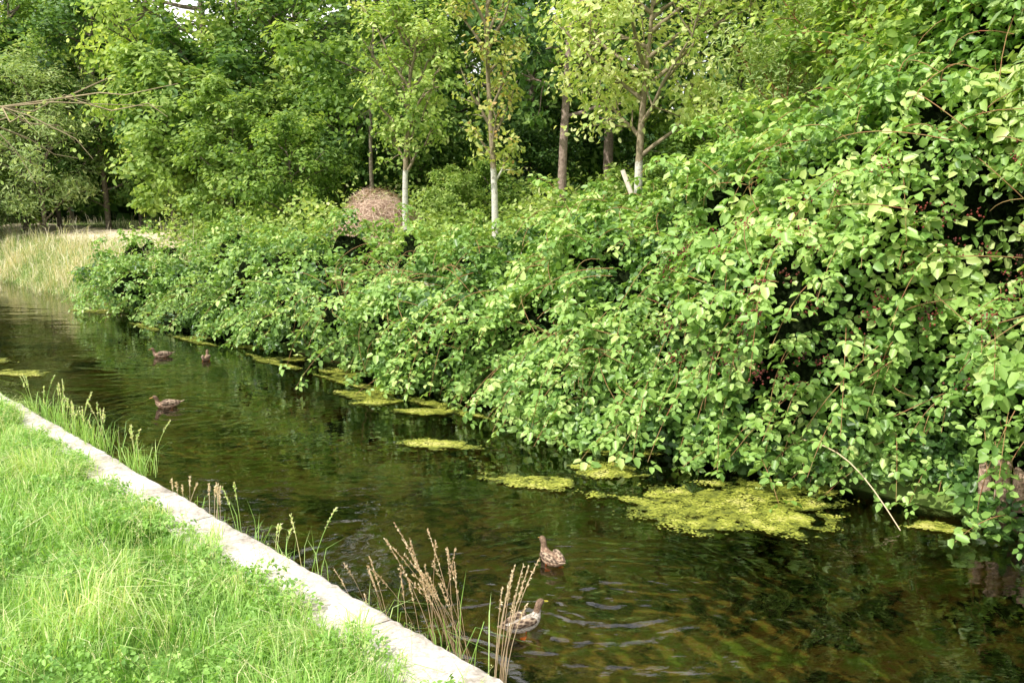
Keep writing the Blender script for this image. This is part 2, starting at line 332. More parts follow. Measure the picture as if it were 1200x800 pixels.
def hedge_full(s, th):
    e = .01; P = hedge_pt(s, th); du = hedge_pt(s+e, th)-P; dv = hedge_pt(s, th+e)-P
    n = nrm(np.cross(dv, du)); c = W(s, np.full_like(s, 11.0), .3)
    n *= np.sign(((P-c)*n).sum(-1, keepdims=True)+1e-9)
    f = s.ravel(); t = th.ravel()
    d = np.array([.90*noise.noise(Vector((a*.5, b*1.5, 0)))+.70*noise.noise(Vector((a*1.3, b*3.6, 5)))+.34*noise.noise(Vector((a*3.3, b*9, 8))) for a, b in zip(f, t)]).reshape(s.shape)
    return P, n, d
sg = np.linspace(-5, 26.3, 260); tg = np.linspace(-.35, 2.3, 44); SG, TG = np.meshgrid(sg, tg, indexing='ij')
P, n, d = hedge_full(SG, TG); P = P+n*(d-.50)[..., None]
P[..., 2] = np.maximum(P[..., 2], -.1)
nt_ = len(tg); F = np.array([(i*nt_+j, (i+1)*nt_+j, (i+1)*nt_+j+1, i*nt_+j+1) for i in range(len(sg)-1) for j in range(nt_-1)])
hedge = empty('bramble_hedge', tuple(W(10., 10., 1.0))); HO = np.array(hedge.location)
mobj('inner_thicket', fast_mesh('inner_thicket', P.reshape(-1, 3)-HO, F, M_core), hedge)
N = 52000
s = np.concatenate([rng.uniform(-3, 26.3, int(N*.55)), rng.uniform(-1, 12, N-int(N*.55))]); th = rng.uniform(-.32, 2.0, N)
keep = rng.random(N) < (np.interp(s, HS, HH)+2.5)/8; keep &= ~((th > 1.6) & (rng.random(N) < .5)); s = s[keep]; th = th[keep]; N = len(s)
P, n, d = hedge_full(s, th)
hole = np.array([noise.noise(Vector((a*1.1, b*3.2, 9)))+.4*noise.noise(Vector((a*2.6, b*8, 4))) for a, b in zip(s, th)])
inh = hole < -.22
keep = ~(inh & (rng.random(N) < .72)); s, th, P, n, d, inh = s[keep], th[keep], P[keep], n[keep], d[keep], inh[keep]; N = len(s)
P = P+n*(d-rng.exponential(.15, N)+.05-inh*.28)[:, None]
ln = n*.55+np.array([0, 0, .5])+rng.normal(size=(N, 3))*.48
pn = nz(np.stack([s, th*2], 1), .5, 2); pn2 = nz(np.stack([s, th*2], 1), 2.0, 4)
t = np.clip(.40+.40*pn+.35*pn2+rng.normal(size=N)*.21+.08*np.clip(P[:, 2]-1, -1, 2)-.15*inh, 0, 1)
A = Acc(); keep = P[:, 2] > .03
sz = rng.uniform(.10, .21, N)*(1+.35*pn2)
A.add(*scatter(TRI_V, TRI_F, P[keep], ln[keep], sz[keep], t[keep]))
C = Acc()
nc = 560
cs_ = rng.uniform(0, 25, nc)**1; cs_[:240] = rng.uniform(2.6, 10, 240); ct = np.where(rng.random(nc) < .6, rng.uniform(-.15, .45, nc), rng.uniform(.45, 1.7, nc))
cs_[:16] = rng.uniform(1.5, 2.8, 16); ct[:16] = rng.uniform(.02, .35, 16)
P, n, d = hedge_full(cs_, ct); lp, ll, lt = [], [], []
for i in range(nc):
    L = rng.uniform(.5, 1.6)
    if cs_[i] < 2.8: L = min(L, .7)
    o = P[i]+n[i]*(d[i]-.15); sdv = rng.normal(size=3)*.35*np.array([1, 1, .2])
    u = np.linspace(0, 1, 9)[:, None]
    pts = o+(n[i]*.75+sdv+np.array([0, 0, .45]))*L*u*.8-np.array([0, 0, 1.])*(u**2)*L*rng.uniform(.5, 1.2)
    pts = pts[pts[:, 2] > .03]
    if len(pts) < 4: continue
    C.add(*tube(pts, np.linspace(.006, .0025, len(pts)), 4))
    for q in np.linspace(.15, 1, int(L*13)):
        f = q*(len(pts)-1); a = int(f); b_ = min(a+1, len(pts)-1); lp.append(pts[a]+(pts[b_]-pts[a])*(f-a)+rng.normal(size=3)*.05); ll.append(np.array([0, 0, .9])+n[i]*.4+rng.normal(size=3)*.35); lt.append(rng.normal(.6, .17))
lp = np.array(lp); ll = np.array(ll); lt = np.clip(lt, 0, 1); k = lp[:, 2] > .02
A.add(*scatter(TRI_V, TRI_F, lp[k], ll[k], rng.uniform(.09, .18, k.sum()), lt[k]))
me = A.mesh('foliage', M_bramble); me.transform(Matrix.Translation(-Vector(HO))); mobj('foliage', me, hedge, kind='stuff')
for i in range(190):
    s_, t_ = rng.uniform(0, 14), rng.uniform(.05, 1.3); Pp, nn, dd = hedge_full(np.array([s_]), np.array([t_]))
    o = Pp[0]+nn[0]*(dd[0]+.06); dr = nrm(rng.normal(size=3)*np.array([1, 1, .9])); dr -= nn[0]*(dr@nn[0]); L = rng.uniform(.5, 1.5)
    u = np.linspace(-.5, .5, 7)[:, None]; C.add(*tube(o+dr*u*L+nn[0]*(.14-(u*.9)**2), np.full(7, .0045), 4))
me = C.mesh('canes', M_cane); me.transform(Matrix.Translation(-Vector(HO))); mobj('canes', me, hedge, kind='stuff')
B = Acc()
oct_v = np.array([(1, 0, 0), (-1, 0, 0), (0, 1, 0), (0, -1, 0), (0, 0, 1), (0, 0, -1.)]); oct_f = np.array([(0, 2, 4), (2, 1, 4), (1, 3, 4), (3, 0, 4), (2, 0, 5), (1, 2, 5), (3, 1, 5), (0, 3, 5)])
cc = [(rng.uniform(2.2, 6), rng.uniform(.15, .65)) for _ in range(85)]
P, n, d = hedge_full(np.array([c[0] for c in cc]), np.array([c[1] for c in cc]))
for i in range(len(cc)):
    for j in range(14):
        B.add(oct_v*rng.uniform(.009, .016)+P[i]+n[i]*(d[i]+.12)+rng.normal(size=3)*.05-HO, oct_f)
mobj('berries', B.mesh('berries', M_berry), hedge, kind='stuff')
tag(hedge, 'dense overhanging green bramble hedge trailing over the stream', 'hedge')

# ------------------------------------------------------------ trees
def make_tree(name, seed, h, tr, cb, cr, nleaf, lsize, lmat, bmat, nl=12, ns=5, up=.5, sig=.45, prof='round', tmpl='kite', flat=.6, wob=.03, tmean=.5, lw=.03):
    global rng
    old = rng; rng = np.random.default_rng(seed)
    B_ = Acc(); zs = np.linspace(0, 1, 9); ph = rng.uniform(0, 6, 2)
    tp = np.stack([np.sin(zs*4+ph[0])*h*wob*zs, np.sin(zs*3.3+ph[1])*h*wob*zs, zs*h*.94], 1)
    B_.add(*tube(tp, tr*(1-zs)**.8+tr*.08, 8)); cl = []
    def at(z): return np.array([np.interp(z, tp[:, 2], tp[:, k]) for k in range(3)])
    for i in range(nl):
        q = (i+rng.uniform(0, .8))/nl; z = cb+(h*.92-cb)*q**.9
        a = i*2.4+rng.uniform(-.5, .5)
        if prof == 'round': pr = math.sin(math.pi*min(1, .22+q*.72))**.6
        elif prof == 'cone': pr = 1-.75*q
        else: pr = .6+.4*math.sin(math.pi*q)
        L = cr*pr*rng.uniform(.75, 1.15); dirv = nrm(np.array([math.cos(a), math.sin(a), up+rng.uniform(-.15, .35)]))
        u = np.linspace(0, 1, 6)[:, None]; o = at(z)
        pts = o+dirv*L*u+np.array([0, 0, 1])*(u**2)*L*rng.uniform(-.15, .25)+rng.normal(size=(6, 3))*L*lw*u
        r0 = min(tr*.5, .02+L*.018); B_.add(*tube(pts, np.linspace(r0, r0*.25, 6), 5))
        cl.append(pts[-1]); cl.append(pts[4]); 
        for j in range(ns):
            f = rng.uniform(.3, 1); o2 = pts[int(f*5)]; d2 = nrm(dirv+rng.normal(size=3)*.75); L2 = L*rng.uniform(.25, .5)
            p2 = o2+d2*L2*np.linspace(0, 1, 4)[:, None]+rng.normal(size=(4, 3))*L2*lw*1.5*np.linspace(0, 1, 4)[:, None]; B_.add(*tube(p2, np.linspace(r0*.4, r0*.12, 4), 4)); cl.append(p2[-1]); cl.append(p2[2])
    cl.append(tp[-1]+np.array([0, 0, .1*h/8])); cl = np.array(cl)
    wts = rng.uniform(.2, 1.4, len(cl)); ct_ = rng.normal(0, .17, len(cl)); idx = rng.choice(len(cl), nleaf, p=wts/wts.sum())
    off = nrm(rng.normal(size=(nleaf, 3)))*(rng.random((nleaf, 1))**.55)*sig*rng.uniform(.6, 1.4, len(cl))[idx][:, None]*np.array([1, 1, .6]); P = cl[idx]+off
    ctr = np.array([0, 0, (cb+h)/2]); outv = nrm(P-ctr)
    nn = outv*.35+nrm(off)*.35+np.array([0, 0, flat])+rng.normal(size=(nleaf, 3))*.4
    t = np.clip(tmean+ct_[idx]+rng.normal(size=nleaf)*.15+.10*off[:, 2]/sig, .02, .98)
    TV, TF = dict(kite=(KITE_V, KITE_F), leaf=(LEAF_V, LEAF_F), long=(LONG_V, LEAF_F), tri=(TRI_V, TRI_F))[tmpl]
    V, F, T = scatter(TV, TF, P, nn, rng.uniform(.6, 1.3, nleaf)*lsize, t)
    cm = fast_mesh('crown', V, F, lmat, T); tm = B_.mesh('trunk', bmat, True); rng = old
    return tm, cm
def place(name, meshes, x, y, label, cat, rot=0, sc=1, group=None, zoff=0, scz=None):
    s_, w_ = SW(x, y); z = float(np.interp(w_, wp, zp))-.1+zoff
    e = empty(name, (x, y, z)); e.rotation_euler = (0, 0, rot); e.scale = (sc, sc, sc if scz is None else scz)
    mobj('trunk', meshes[0], e); mobj('crown', meshes[1], e); tag(e, label, cat, group); return e

G1 = 'young trees with whitewashed trunks'; G2 = 'broadleaved trees of the wood behind the hedge'
place('young_tree', make_tree('t', 21, 5.9, .085, 2.0, 1.7, 4600, .12, M_light, M_white, 16, 5, 1.1, .36, 'round', 'leaf', tmean=.4), -2.48, 20.3, 'young tree with whitewashed trunk and upright leafy branches', 'tree', group=G1)
place('young_tree', make_tree('t', 22, 7.4, .08, 1.9, 1.3, 2100, .12, M_auburn, M_white, 20, 3, 1.3, .30, 'col', 'leaf', tmean=.5), -.36, 18, 'slender sparse young tree with whitewashed trunk and reddening leaves', 'tree', group=G1)
place('young_tree', make_tree('t', 23, 6.3, .09, 2.3, 2.2, 8500, .115, M_light, M_white, 18, 6, .55, .5, 'round', 'leaf', tmean=.8), 2.29, 15.5, 'young tree with whitewashed trunk and broad pale green crown', 'tree', group=G1)

wood = [make_tree('w', 31, 17, .20, 1.6, 4.8, 17500, .25, M_wood, M_bark, 26, 6, .3, .95, 'round', 'leaf'),
        make_tree('w', 32, 18, .17, 4.0, 4.6, 15000, .26, M_wood_shaded, M_redbark, 24, 6, .3, .95, 'round', 'leaf'),
        make_tree('w', 33, 15, .18, 1.0, 4.2, 17000, .23, M_wood, M_bark, 24, 6, .4, .9, 'col', 'leaf', tmean=.55),
        make_tree('w', 34, 17, .18, 1.4, 4.2, 16000, .26, M_wood_shaded, M_bark, 26, 6, .25, .95, 'col', 'leaf', tmean=.6)]
WL = ['tall broadleaved woodland tree with grey brown trunk', 'tall dark green woodland tree with reddish trunk', 'leafy green woodland tree branching low down', 'tall slim dark green woodland tree with open crown']
spots = [(-27, 36, 3, 1), (-22, 39, 0, .72), (-17.8, 38, 3, .70), (-12.0, 34, 0, .95), (-8.9, 33, 3, .68), (-2.6, 32, 3, .92), (.8, 31, 3, .95), (3.0, 27.5, 1, .95), (7.1, 27, 0, .74),
         (9.7, 23, 0, .66), (12.5, 21, 2, .8), (15, 16.5, 0, .8), (17, 12, 3, .85), (-30, 46, 1, 1.0), (-24, 47, 3, .78), (-10.5, 43, 3, .85), (-2.5, 41, 3, 1.0), (4.5, 39, 3, .9), (11, 35, 3, .75), (17, 29, 0, .85)]
for i, (x, y, v, sc) in enumerate(spots):
    place('woodland_tree', wood[v], x, y, WL[v], 'tree', i*1.7, sc, G2)
place('woodland_tree', make_tree('w', 41, 12, .12, 3.4, 2.6, 5000, .2, M_wood_shaded, M_redbark, 16, 6, .2, .7, 'round', 'leaf'), 1.25, 22, 'slender woodland tree with bare pale brown trunk', 'tree', group=G2)
place('woodland_tree', make_tree('w', 42, 10, .07, 2.8, 2.4, 5500, .2, M_wood, M_bark, 14, 6, .2, .7, 'round', 'leaf'), -4.0, 25, 'thin woodland tree with bare curving trunk', 'tree', group=G2)
place('woodland_tree', make_tree('w', 44, 12, .10, 3.4, 2.4, 5500, .22, M_wood_shaded, M_redbark, 14, 6, .2, .8, 'round', 'leaf', wob=.05), 4.9, 25, 'thin leaning woodland tree with bare trunk', 'tree', group=G2)
place('overhanging_tree', make_tree('o', 47, 7.2, .07, 3.2, 4.6, 1500, .10, M_light, M_twig, 16, 12, .05, .5, 'round', 'leaf', wob=.05, tmean=.6, lw=.09), -12.2, 14.9, 'old tree with sparse pale twigs overhanging the water', 'tree', rot=1.4, scz=1.18)
sh = [make_tree('s', 51, 5.2, .07, .5, 2.1, 9500, .18, M_light, M_bark, 18, 6, .6, .52, 'round', 'leaf', tmean=.22),
      make_tree('s', 52, 4.2, .06, .3, 1.9, 8000, .15, M_wood, M_bark, 16, 6, .6, .5, 'round', 'leaf', tmean=.5),
      make_tree('s', 53, 6.0, .08, .3, 2.4, 12000, .17, M_willow, M_bark, 22, 7, .6, .6, 'round', 'long', tmean=.5),
      make_tree('s', 54, 4.8, .06, .3, 2.4, 9000, .19, M_wood_shaded, M_bark, 18, 6, .5, .6, 'round', 'leaf', tmean=.5)]
SL = ['leafy shrub with large bright green leaves', 'dense rounded green shrub', 'grey green willow shrub with narrow leaves', 'shaded dark green understorey shrub']
for i, (x, y, v, sc) in enumerate([(-11.4, 29, 0, 1.15), (-8.6, 26.5, 0, .9), (-6.4, 25, 1, .85), (-19.5, 36, 2, 1.2), (-23, 36, 2, 1.2), (-16.8, 39, 0, 1.3), (-26, 34, 2, 1.4), (-29, 38, 2, 1.6), (-21, 40, 3, 1.8), (-10, 30.5, 3, 1.3), (-5.5, 28.5, 3, 1.0), (5, 22, 1, .8), (-14, 38, 3, 1.5), (.6, 28, 3, .7), (6.4, 20, 0, .8), (-6.5, 30, 0, 1.25), (-12.5, 37, 1, 1.7), (-3.2, 29, 3, .9), (3.5, 33, 3, 1.2), (9.5, 28, 3, 1.2), (8.5, 24, 3, .9), (-.6, 24.5, 1, .55), (3.2, 22.5, 1, .5), (-1.6, 23.5, 0, .42)]):
    place('shrub', sh[v], x, y, SL[v], 'shrub', i*1.3, sc, 'shrubs at the wood edge')
hz = [make_tree('h', 61, 5.4, .05, .4, 2.0, 12000, .12, M_wood, M_cane, 18, 7, .8, .5, 'round', 'leaf', tmean=.6),
      make_tree('h', 62, 5.2, .05, .4, 1.9, 10000, .13, M_willow, M_cane, 18, 6, .9, .45, 'round', 'long', tmean=.6)]
for i, (x, y, v, sc) in enumerate([(5.2, 12.8, 0, 1.05), (7.3, 11.6, 0, 1.2), (8.2, 9.2, 0, 1.25), (6.2, 8.8, 1, 1.12), (5.6, 15.2, 1, .95), (6.0, 10.6, 0, 1.15), (4.3, 13.9, 1, .8)]):
    place('hazel_shrub', hz[v], x, y, 'tall light green shrub rising out of the bramble hedge', 'shrub', i*2.1, sc, 'tall shrubs rising from the hedge')

N = 34000; s = rng.uniform(4, 27, N); w = rng.uniform(10.8, 18, N); P = W(s, w); n1 = nz(P, .7); P[:, 2] = np.interp(w, wp, zp)+rng.random(N)*(1.05+1.2*n1+.10*(w-11))
V, F, T = scatter(LEAF_V, LEAF_F, P, np.array([0, 0, .7])+rng.normal(size=(N, 3))*.5, rng.uniform(.08, .18, N), np.clip(.36+.5*n1+rng.normal(size=N)*.18, 0, 1))
tag(mobj('undergrowth', fast_mesh('undergrowth', V, F, M_light, T)), 'yellow green weeds and nettles behind the hedge', 'undergrowth', kind='stuff')
N = 44000; a = rng.uniform(-1.05, 1.05, N); D = 54+rng.uniform(0, 6, N); P = np.stack([np.sin(a)*D, np.cos(a)*D, .5+rng.random(N)**1.1*13], 1)
P[:, :2] *= (1+.05*nz(np.stack([P[:, 0], P[:, 2]], 1), .25))[:, None]; keep = P[:, 2] < 10+4*nz(np.stack([P[:, 0], P[:, 0]*0], 1), .15)*2+2; P = P[keep]; N = len(P)
V, F, T = scatter(KITE_V, KITE_F, P, np.array([0, -.9, .4])+rng.normal(size=(N, 3))*.5, rng.uniform(.8, 1.5, N), np.clip(rng.normal(.25, .2, N), 0, 1))
tag(mobj('distant_woodland', fast_mesh('distant_woodland', V, F, M_wood_shaded, T)), 'dense dark green wood closing the view', 'woodland', kind='stuff')

# ------------------------------------------------------------ hay heap
heap = empty('hay_heap', (-3.25, 21.0, 1.5)); heap.scale = (1.12, 1.12, .92)
N = 8500; th_ = rng.uniform(0, 2*math.pi, N); ph_ = np.arccos(rng.uniform(0, 1, N)); r = 1-rng.exponential(.02, N)
lump = np.array([1+.12*noise.noise(Vector((math.cos(a)*1.5, math.sin(a)*1.5, b*2))) for a, b in zip(th_, ph_)]); r = r*lump
P = np.stack([np.sin(ph_)**.8*np.cos(th_)*1.0*r, np.sin(ph_)**.8*np.sin(th_)*1.0*r, np.cos(ph_)*1.75*r], 1)
tg_ = nrm(np.cross(nrm(P), rng.normal(size=(N, 3)))+np.array([0, 0, -.9]))
SV = np.array([(0, -.016, 0), (1, -.012, .0), (1, .012, 0), (0, .016, 0)]); SF = np.array([(0, 1, 2, 3)])
nP = nrm(P/np.array([1, 1, 3.2]))
V, F, T = scatter(SV, SF, P, nP+rng.normal(size=(N, 3))*.19, rng.uniform(.12, .3, N), np.clip(rng.normal(.5, .27, N), 0, 1), tg_)
mobj('dry_stems', fast_mesh('dry_stems', V, F, M_straw, T), heap, kind='stuff')
u, v = np.meshgrid(np.linspace(0, 2*math.pi, 25), np.linspace(0, math.pi/2, 9), indexing='ij')
V = np.stack([np.sin(v)**.8*np.cos(u)*.88, np.sin(v)**.8*np.sin(u)*.88, np.cos(v)*1.56], -1).reshape(-1, 3)
mobj('heap_core', fast_mesh('heap_core', V, np.array([(i*9+j, i*9+j+1, (i+1)*9+j+1, (i+1)*9+j) for i in range(24) for j in range(8)]), simple_mat('heap_shade', [(.3, (.18, .11, .08)), (.7, (.42, .28, .20))], 12)), heap)
tag(heap, 'rounded heap of dry pinkish brown hay', 'hay heap')
V, F = tube(np.array([(2.75, 15.2, 1.4), (2.35, 15.2, 2.4), (1.93, 15.2, 3.45)]), [.045, .045, .04], 8)
F = np.concatenate([F, [(16, 17, 18, 19), (16, 19, 20, 23), (20, 21, 22, 23)]])
tag(mobj('wooden_stake', fast_mesh('wooden_stake', V, F, M_stake)), 'pale leaning wooden stake beside a young tree', 'stake')

# ------------------------------------------------------------ algae mats
m, nt, out = newmat('algae')
n1 = noise_tex(nt, 9, 8, None, .75); n2 = noise_tex(nt, 40, 4)
c = ramp(nt, n1, [(.3, (.04, .05, .012)), (.45, (.12, .14, .02)), (.6, (.30, .32, .04)), (.75, (.24, .20, .06))])
p = bsdf(nt, c, .6, .35, n2, .8, .02)
tp_ = nt.nodes.new('ShaderNodeBsdfTransparent'); n3 = noise_tex(nt, 4, 6, None, .7); hf = ramp(nt, n3, [(.40, (0, 0, 0)), (.48, (1, 1, 1))])
ms = nt.nodes.new('ShaderNodeMixShader'); nt.links.new(hf, ms.inputs[0]); nt.links.new(tp_.outputs[0], ms.inputs[1]); nt.links.new(p.outputs[0], ms.inputs[2]); nt.links.new(ms.outputs[0], out.inputs[0]); M_alg = m
DISC = np.array([(math.cos(a)*r_, math.sin(a)*r_, 0) for a, r_ in zip(np.linspace(0, 2*math.pi, 7)[:-1], (.5, .42, .55, .4, .5, .45))]); DF = np.array([(0, 1, 2, 3), (0, 3, 4, 5)])
def mat_obj(x, y, L, Dp, seed, label, ang=None):
    def rad(a): return 1+.55*noise.noise(Vector((math.cos(a)*1.3, math.sin(a)*1.3, seed)))+.28*noise.noise(Vector((math.cos(a)*3.5, math.sin(a)*3.5, seed+5)))
    e = empty('algae_mat', (x, y, 0)); e.rotation_euler = (0, 0, math.radians((-14 if Dp < .8*L else 60) if ang is None else ang))
    r_, k = 6, 48; V = [(0, 0, .004)]
    for i in range(1, r_+1):
        for j in range(k):
            a = 2*math.pi*j/k; q = i/r_*.83*rad(a)*(1+.16*noise.noise(Vector((j*1.7, seed, 0)))*(i == r_)); px_, py_ = math.cos(a)*L/2*q, math.sin(a)*Dp/2*q
            V.append((px_, py_, .004+(.006*noise.noise(Vector((px_*5, py_*5, seed)))+.003)*(i < r_)-(.002 if i == r_ else 0)))
    F3 = [(0, 1+j, 1+(j+1) % k) for j in range(k)]
    F4 = [(1+(i-1)*k+j, 1+i*k+j, 1+i*k+(j+1) % k, 1+(i-1)*k+(j+1) % k) for i in range(1, r_) for j in range(k)]
    me = bpy.data.meshes.new('algae_sheet'); me.from_pydata(V, [], F3+F4); me.materials.append(M_alg); mobj('algae_sheet', me, e)
    n_ = int(4800*L*Dp)+250; a = rng.uniform(0, 2*math.pi, n_); q = np.sqrt(rng.random(n_))*.96+np.abs(rng.normal(size=n_))*.12
    rr = np.array([rad(b) for b in a]); P_ = np.stack([np.cos(a)*L/2*q*rr, np.sin(a)*Dp/2*q*rr, rng.uniform(.010, .018, n_)], 1)
    nn_ = nz(P_, 6, seed); nn2 = nz(P_, 2.2, seed+3); kk = nn_+1.2*nn2 > -.34+.7*np.clip(q-.8, 0, 1); P_, nn_, nn2, q = P_[kk], nn_[kk], nn2[kk], q[kk]
    V, F, T = scatter(DISC, DF, P_, np.array([0, 0, 1.])+rng.normal(size=(len(P_), 3))*.06, rng.uniform(.010, .036, len(P_)), np.clip(.52+.7*nn_+.6*nn2-.3*(q > .9)+rng.normal(size=len(P_))*.15, 0, 1))
    mobj('algae_flakes', fast_mesh('algae_flakes', V, F, M_algae, T), e, kind='stuff'); tag(e, label, 'algae', 'floating algae mats')
ml = 'ragged yellow green algae mat floating on dark water'
AL = [(2.15, 7.85, 2.3, 1.1), (.20, 8.75, 1.1, .42), (1.1, 9.1, .9, .5), (1.2, 9.9, 1.0, .4), (-.85, 10.05, .8, .5), (-2.1, 12.6, .8, 1.2), (-2.8, 14.4, .9, .8), (-4.2, 15.7, 1.1, .35), (-5.1, 16.9, 1.1, .4), (-6.3, 18.1, 1.3, .4), (3.9, 7.45, .45, .25), (-8.6, 14.4, 1.4, .5), (-9.9, 15.6, 1.2, .4), (-10.9, 22.3, 1.8, .6), (-7.8, 19.7, 1.3, .4), (-1.2, 11.7, .8, .35), (2.7, 8.5, 1.3, .5)]
for i, (x, y, L, Dp) in enumerate(AL): mat_obj(x, y, L, Dp, i*3.1, ml)
for i, (s_, w_) in enumerate([(9.2, 7.7), (11.5, 7.65), (14, 7.65), (17.5, 7.65), (20, 7.7), (6.6, 7.65)]):
    P_ = W(s_, w_); mat_obj(float(P_[0]), float(P_[1]), 1.6, .25, 70+i*2.7, 'thin broken strip of algae along the hedge foot', 134.6)

# ------------------------------------------------------------ timber piles at bank
for i, (s_, w_, h_, r_) in enumerate([(2.32, 8.42, .55, .06), (2.17, 8.40, .66, .065), (2.02, 8.41, .58, .06), (1.87, 8.39, .64, .065)]):
    zs = np.linspace(-.55, h_, 16); V, F = tube(np.stack([.008*np.sin(zs*3+i), .008*np.cos(zs*4+i), zs], 1), np.full(16, r_), 14)
    V = V+np.array([[.012*noise.noise(Vector((q[0]*30, q[1]*30, q[2]*3+i))), .012*noise.noise(Vector((q[0]*30, q[1]*30, q[2]*3+i+9))), .05*(q[2] > h_*.9)*noise.noise(Vector((q[0]*22, q[1]*22, i)))] for q in V])
    b0 = 15*14; F = np.concatenate([F, [(b0, b0+1, b0+2, b0+13), (b0+2, b0+3, b0+12, b0+13), (b0+3, b0+4, b0+11, b0+12), (b0+4, b0+5, b0+10, b0+11), (b0+5, b0+6, b0+9, b0+10), (b0+6, b0+7, b0+8, b0+9)]])
    o = mobj('timber_pile', fast_mesh('timber_pile', V, F, M_pile)); o.location = tuple(W(s_, w_, 0.)); tag(o, 'weathered pinkish timber pile under the brambles', 'pile', 'timber piles along the bank')
u = np.linspace(0, 1, 9)[:, None]; pts = W(4.0, 8.2, .50)*(1-u)+W(2.75, 7.65, .02)*u+np.array([0, 0, .20])*np.sin(u*math.pi)
V, F = tube(pts, np.linspace(.008, .005, 9), 6)
tag(mobj('fallen_stick', fast_mesh('fallen_stick', V, F, M_reed, np.full(len(V), .8))), 'thin pale stem arching from the hedge to the water', 'stick')

# ------------------------------------------------------------ tufts along the wall
def tuft(name, s_, w_, n_, hmin, hmax, spread, leanv, mat, tm, label, cat, seedheads=True, zb=.05, wid=.0022, leafy=10, group=None, ns_=34, sdsz=1.0, lj=.14):
    A_ = Acc(); H_ = Acc(); o = W(s_, w_, zb)
    for i in range(n_):
        b = rng.normal(size=3)*spread*np.array([1, 1, 0]); h_ = rng.uniform(hmin, hmax); u = np.linspace(0, 1, 7)[:, None]
        lv = np.array(leanv)+rng.normal(size=3)*lj*np.array([1, 1, 0]); pts = b+np.array([0, 0, h_])*u+lv*h_*(u**1.6)-np.array([0, 0, 1])*u**3*.08*h_
        V, F = tube(pts, np.linspace(wid, wid*.6, 7), 4); A_.add(V, F, np.full(len(V), np.clip(tm+rng.normal()*.15, 0, 1)))
        if seedheads:
            q = rng.uniform(.74, 1.0, ns_); qq = q*6; a = np.minimum(qq.astype(int), 5); pp_ = pts[a]+(pts[a+1]-pts[a])*(qq-a)[:, None]
            tdir = nrm(pts[-1]-pts[-3]); V, F, T = scatter(KITE_V, KITE_F, pp_, rng.normal(size=(ns_, 3)), rng.uniform(.010, .022, ns_)*sdsz, np.clip(rng.normal(tm+.2, .2, ns_), 0, 1), tdir+rng.normal(size=(ns_, 3))*.25); H_.add(V, F, T)
    e = empty(name, tuple(o)); mobj('stalks', A_.mesh('stalks', mat), e, kind='stuff')
    if seedheads: mobj('seed_heads', H_.mesh('seed_heads', mat), e, kind='stuff')
    if leafy:
        P_ = rng.normal(size=(leafy, 3))*spread*1.3*np.array([1, 1, 0]); hh = rng.uniform(.3, .8, leafy)*hmax
        V, F, T = blades(P_, hh, rng.uniform(.005, .009, leafy), rng.normal(size=(leafy, 3))*np.array([.5, .5, 0]), np.clip(rng.normal(.5, .2, leafy), 0, 1)); mobj('blades', fast_mesh('blades', V, F, M_grass, T), e, kind='stuff')
    tag(e, label, cat, group); return e
dl = 'tuft of thin dry straw coloured grass stalks by the wall'; GD = 'dry grass tufts by the wall'
tuft('dry_grass_tuft', 3.62, 3.15, 15, .65, 1.0, .06, (-.30, .12, 0), M_reed, .42, dl, 'grass tuft', leafy=12, group=GD, wid=.0019, lj=.17, ns_=50)
tuft('dry_grass_tuft', 3.9, 3.15, 12, .55, .9, .09, (-.22, .1, 0), M_reed, .4, dl, 'grass tuft', leafy=16, group=GD, wid=.0019, lj=.18, ns_=50)
tuft('dry_grass_tuft', 4.4, 3.05, 5, .4, .7, .08, (-.15, .1, 0), M_reed, .5, dl, 'grass tuft', leafy=26, group=GD, wid=.0018)
tuft('reed_bundle', 3.42, 3.28, 10, .58, .92, .022, (.13, .05, 0), M_reed, .62, 'loose upright bundle of pale dried reed stems', 'reeds', leafy=0, wid=.0028, lj=.07, ns_=40)
gl_ = 'tuft of green grass with tall seed spikes at the wall'
for (s_, w_, n_, a_, b_) in [(5.19, 3.0, 2, .6, .75), (5.6, 3.02, 3, .4, .5), (6.03, 3.0, 2, .6, .72), (6.7, 3.02, 6, .3, .5), (7.2, 3.03, 5, .3, .45), (8.3, 3.02, 5, .4, .6), (9.3, 3.02, 8, .4, .65), (9.9, 3.0, 8, .4, .6), (10.5, 3.0, 5, .4, .7), (11.2, 3.0, 5, .4, .7)]:
    tuft('seeding_grass_tuft', s_, w_, n_, a_, b_, .06, (.02, .05, 0), M_reed if n_ in (6, 5) and s_ < 8 else M_grass, .8, gl_, 'grass tuft', leafy=90 if s_ > 8 else 16, zb=.15 if s_ < 8 else .3, group='green grass tufts by the wall', wid=.003, sdsz=1.3)

# ------------------------------------------------------------ ducks
def feather_mat(name, dark, mid, light, scale=32):
    m, nt, out = newmat(name); t = nt.nodes.new('ShaderNodeTexCoord'); mp = nt.nodes.new('ShaderNodeMapping'); nt.links.new(t.outputs['Object'], mp.inputs[0]); mp.inputs['Scale'].default_value = (.55, 1, 1)
    v = nt.nodes.new('ShaderNodeTexVoronoi'); v.inputs['Scale'].default_value = scale; nt.links.new(mp.outputs[0], v.inputs['Vector'])
    c = ramp(nt, v.outputs['Distance'], [(.1, dark), (.45, mid), (.75, light)])
    p = bsdf(nt, c, .7, .25, v.outputs['Distance'], .3, .004); nt.links.new(p.outputs[0], out.inputs[0]); return m
F_body = feather_mat('brown_feathers', (.07, .042, .028), (.22, .13, .085), (.44, .32, .22), 60)
F_wing = feather_mat('wing_feathers', (.03, .022, .016), (.13, .085, .058), (.40, .30, .21), 42)
F_grey = feather_mat('grey_feathers', (.12, .10, .085), (.32, .28, .23), (.56, .50, .43), 60)
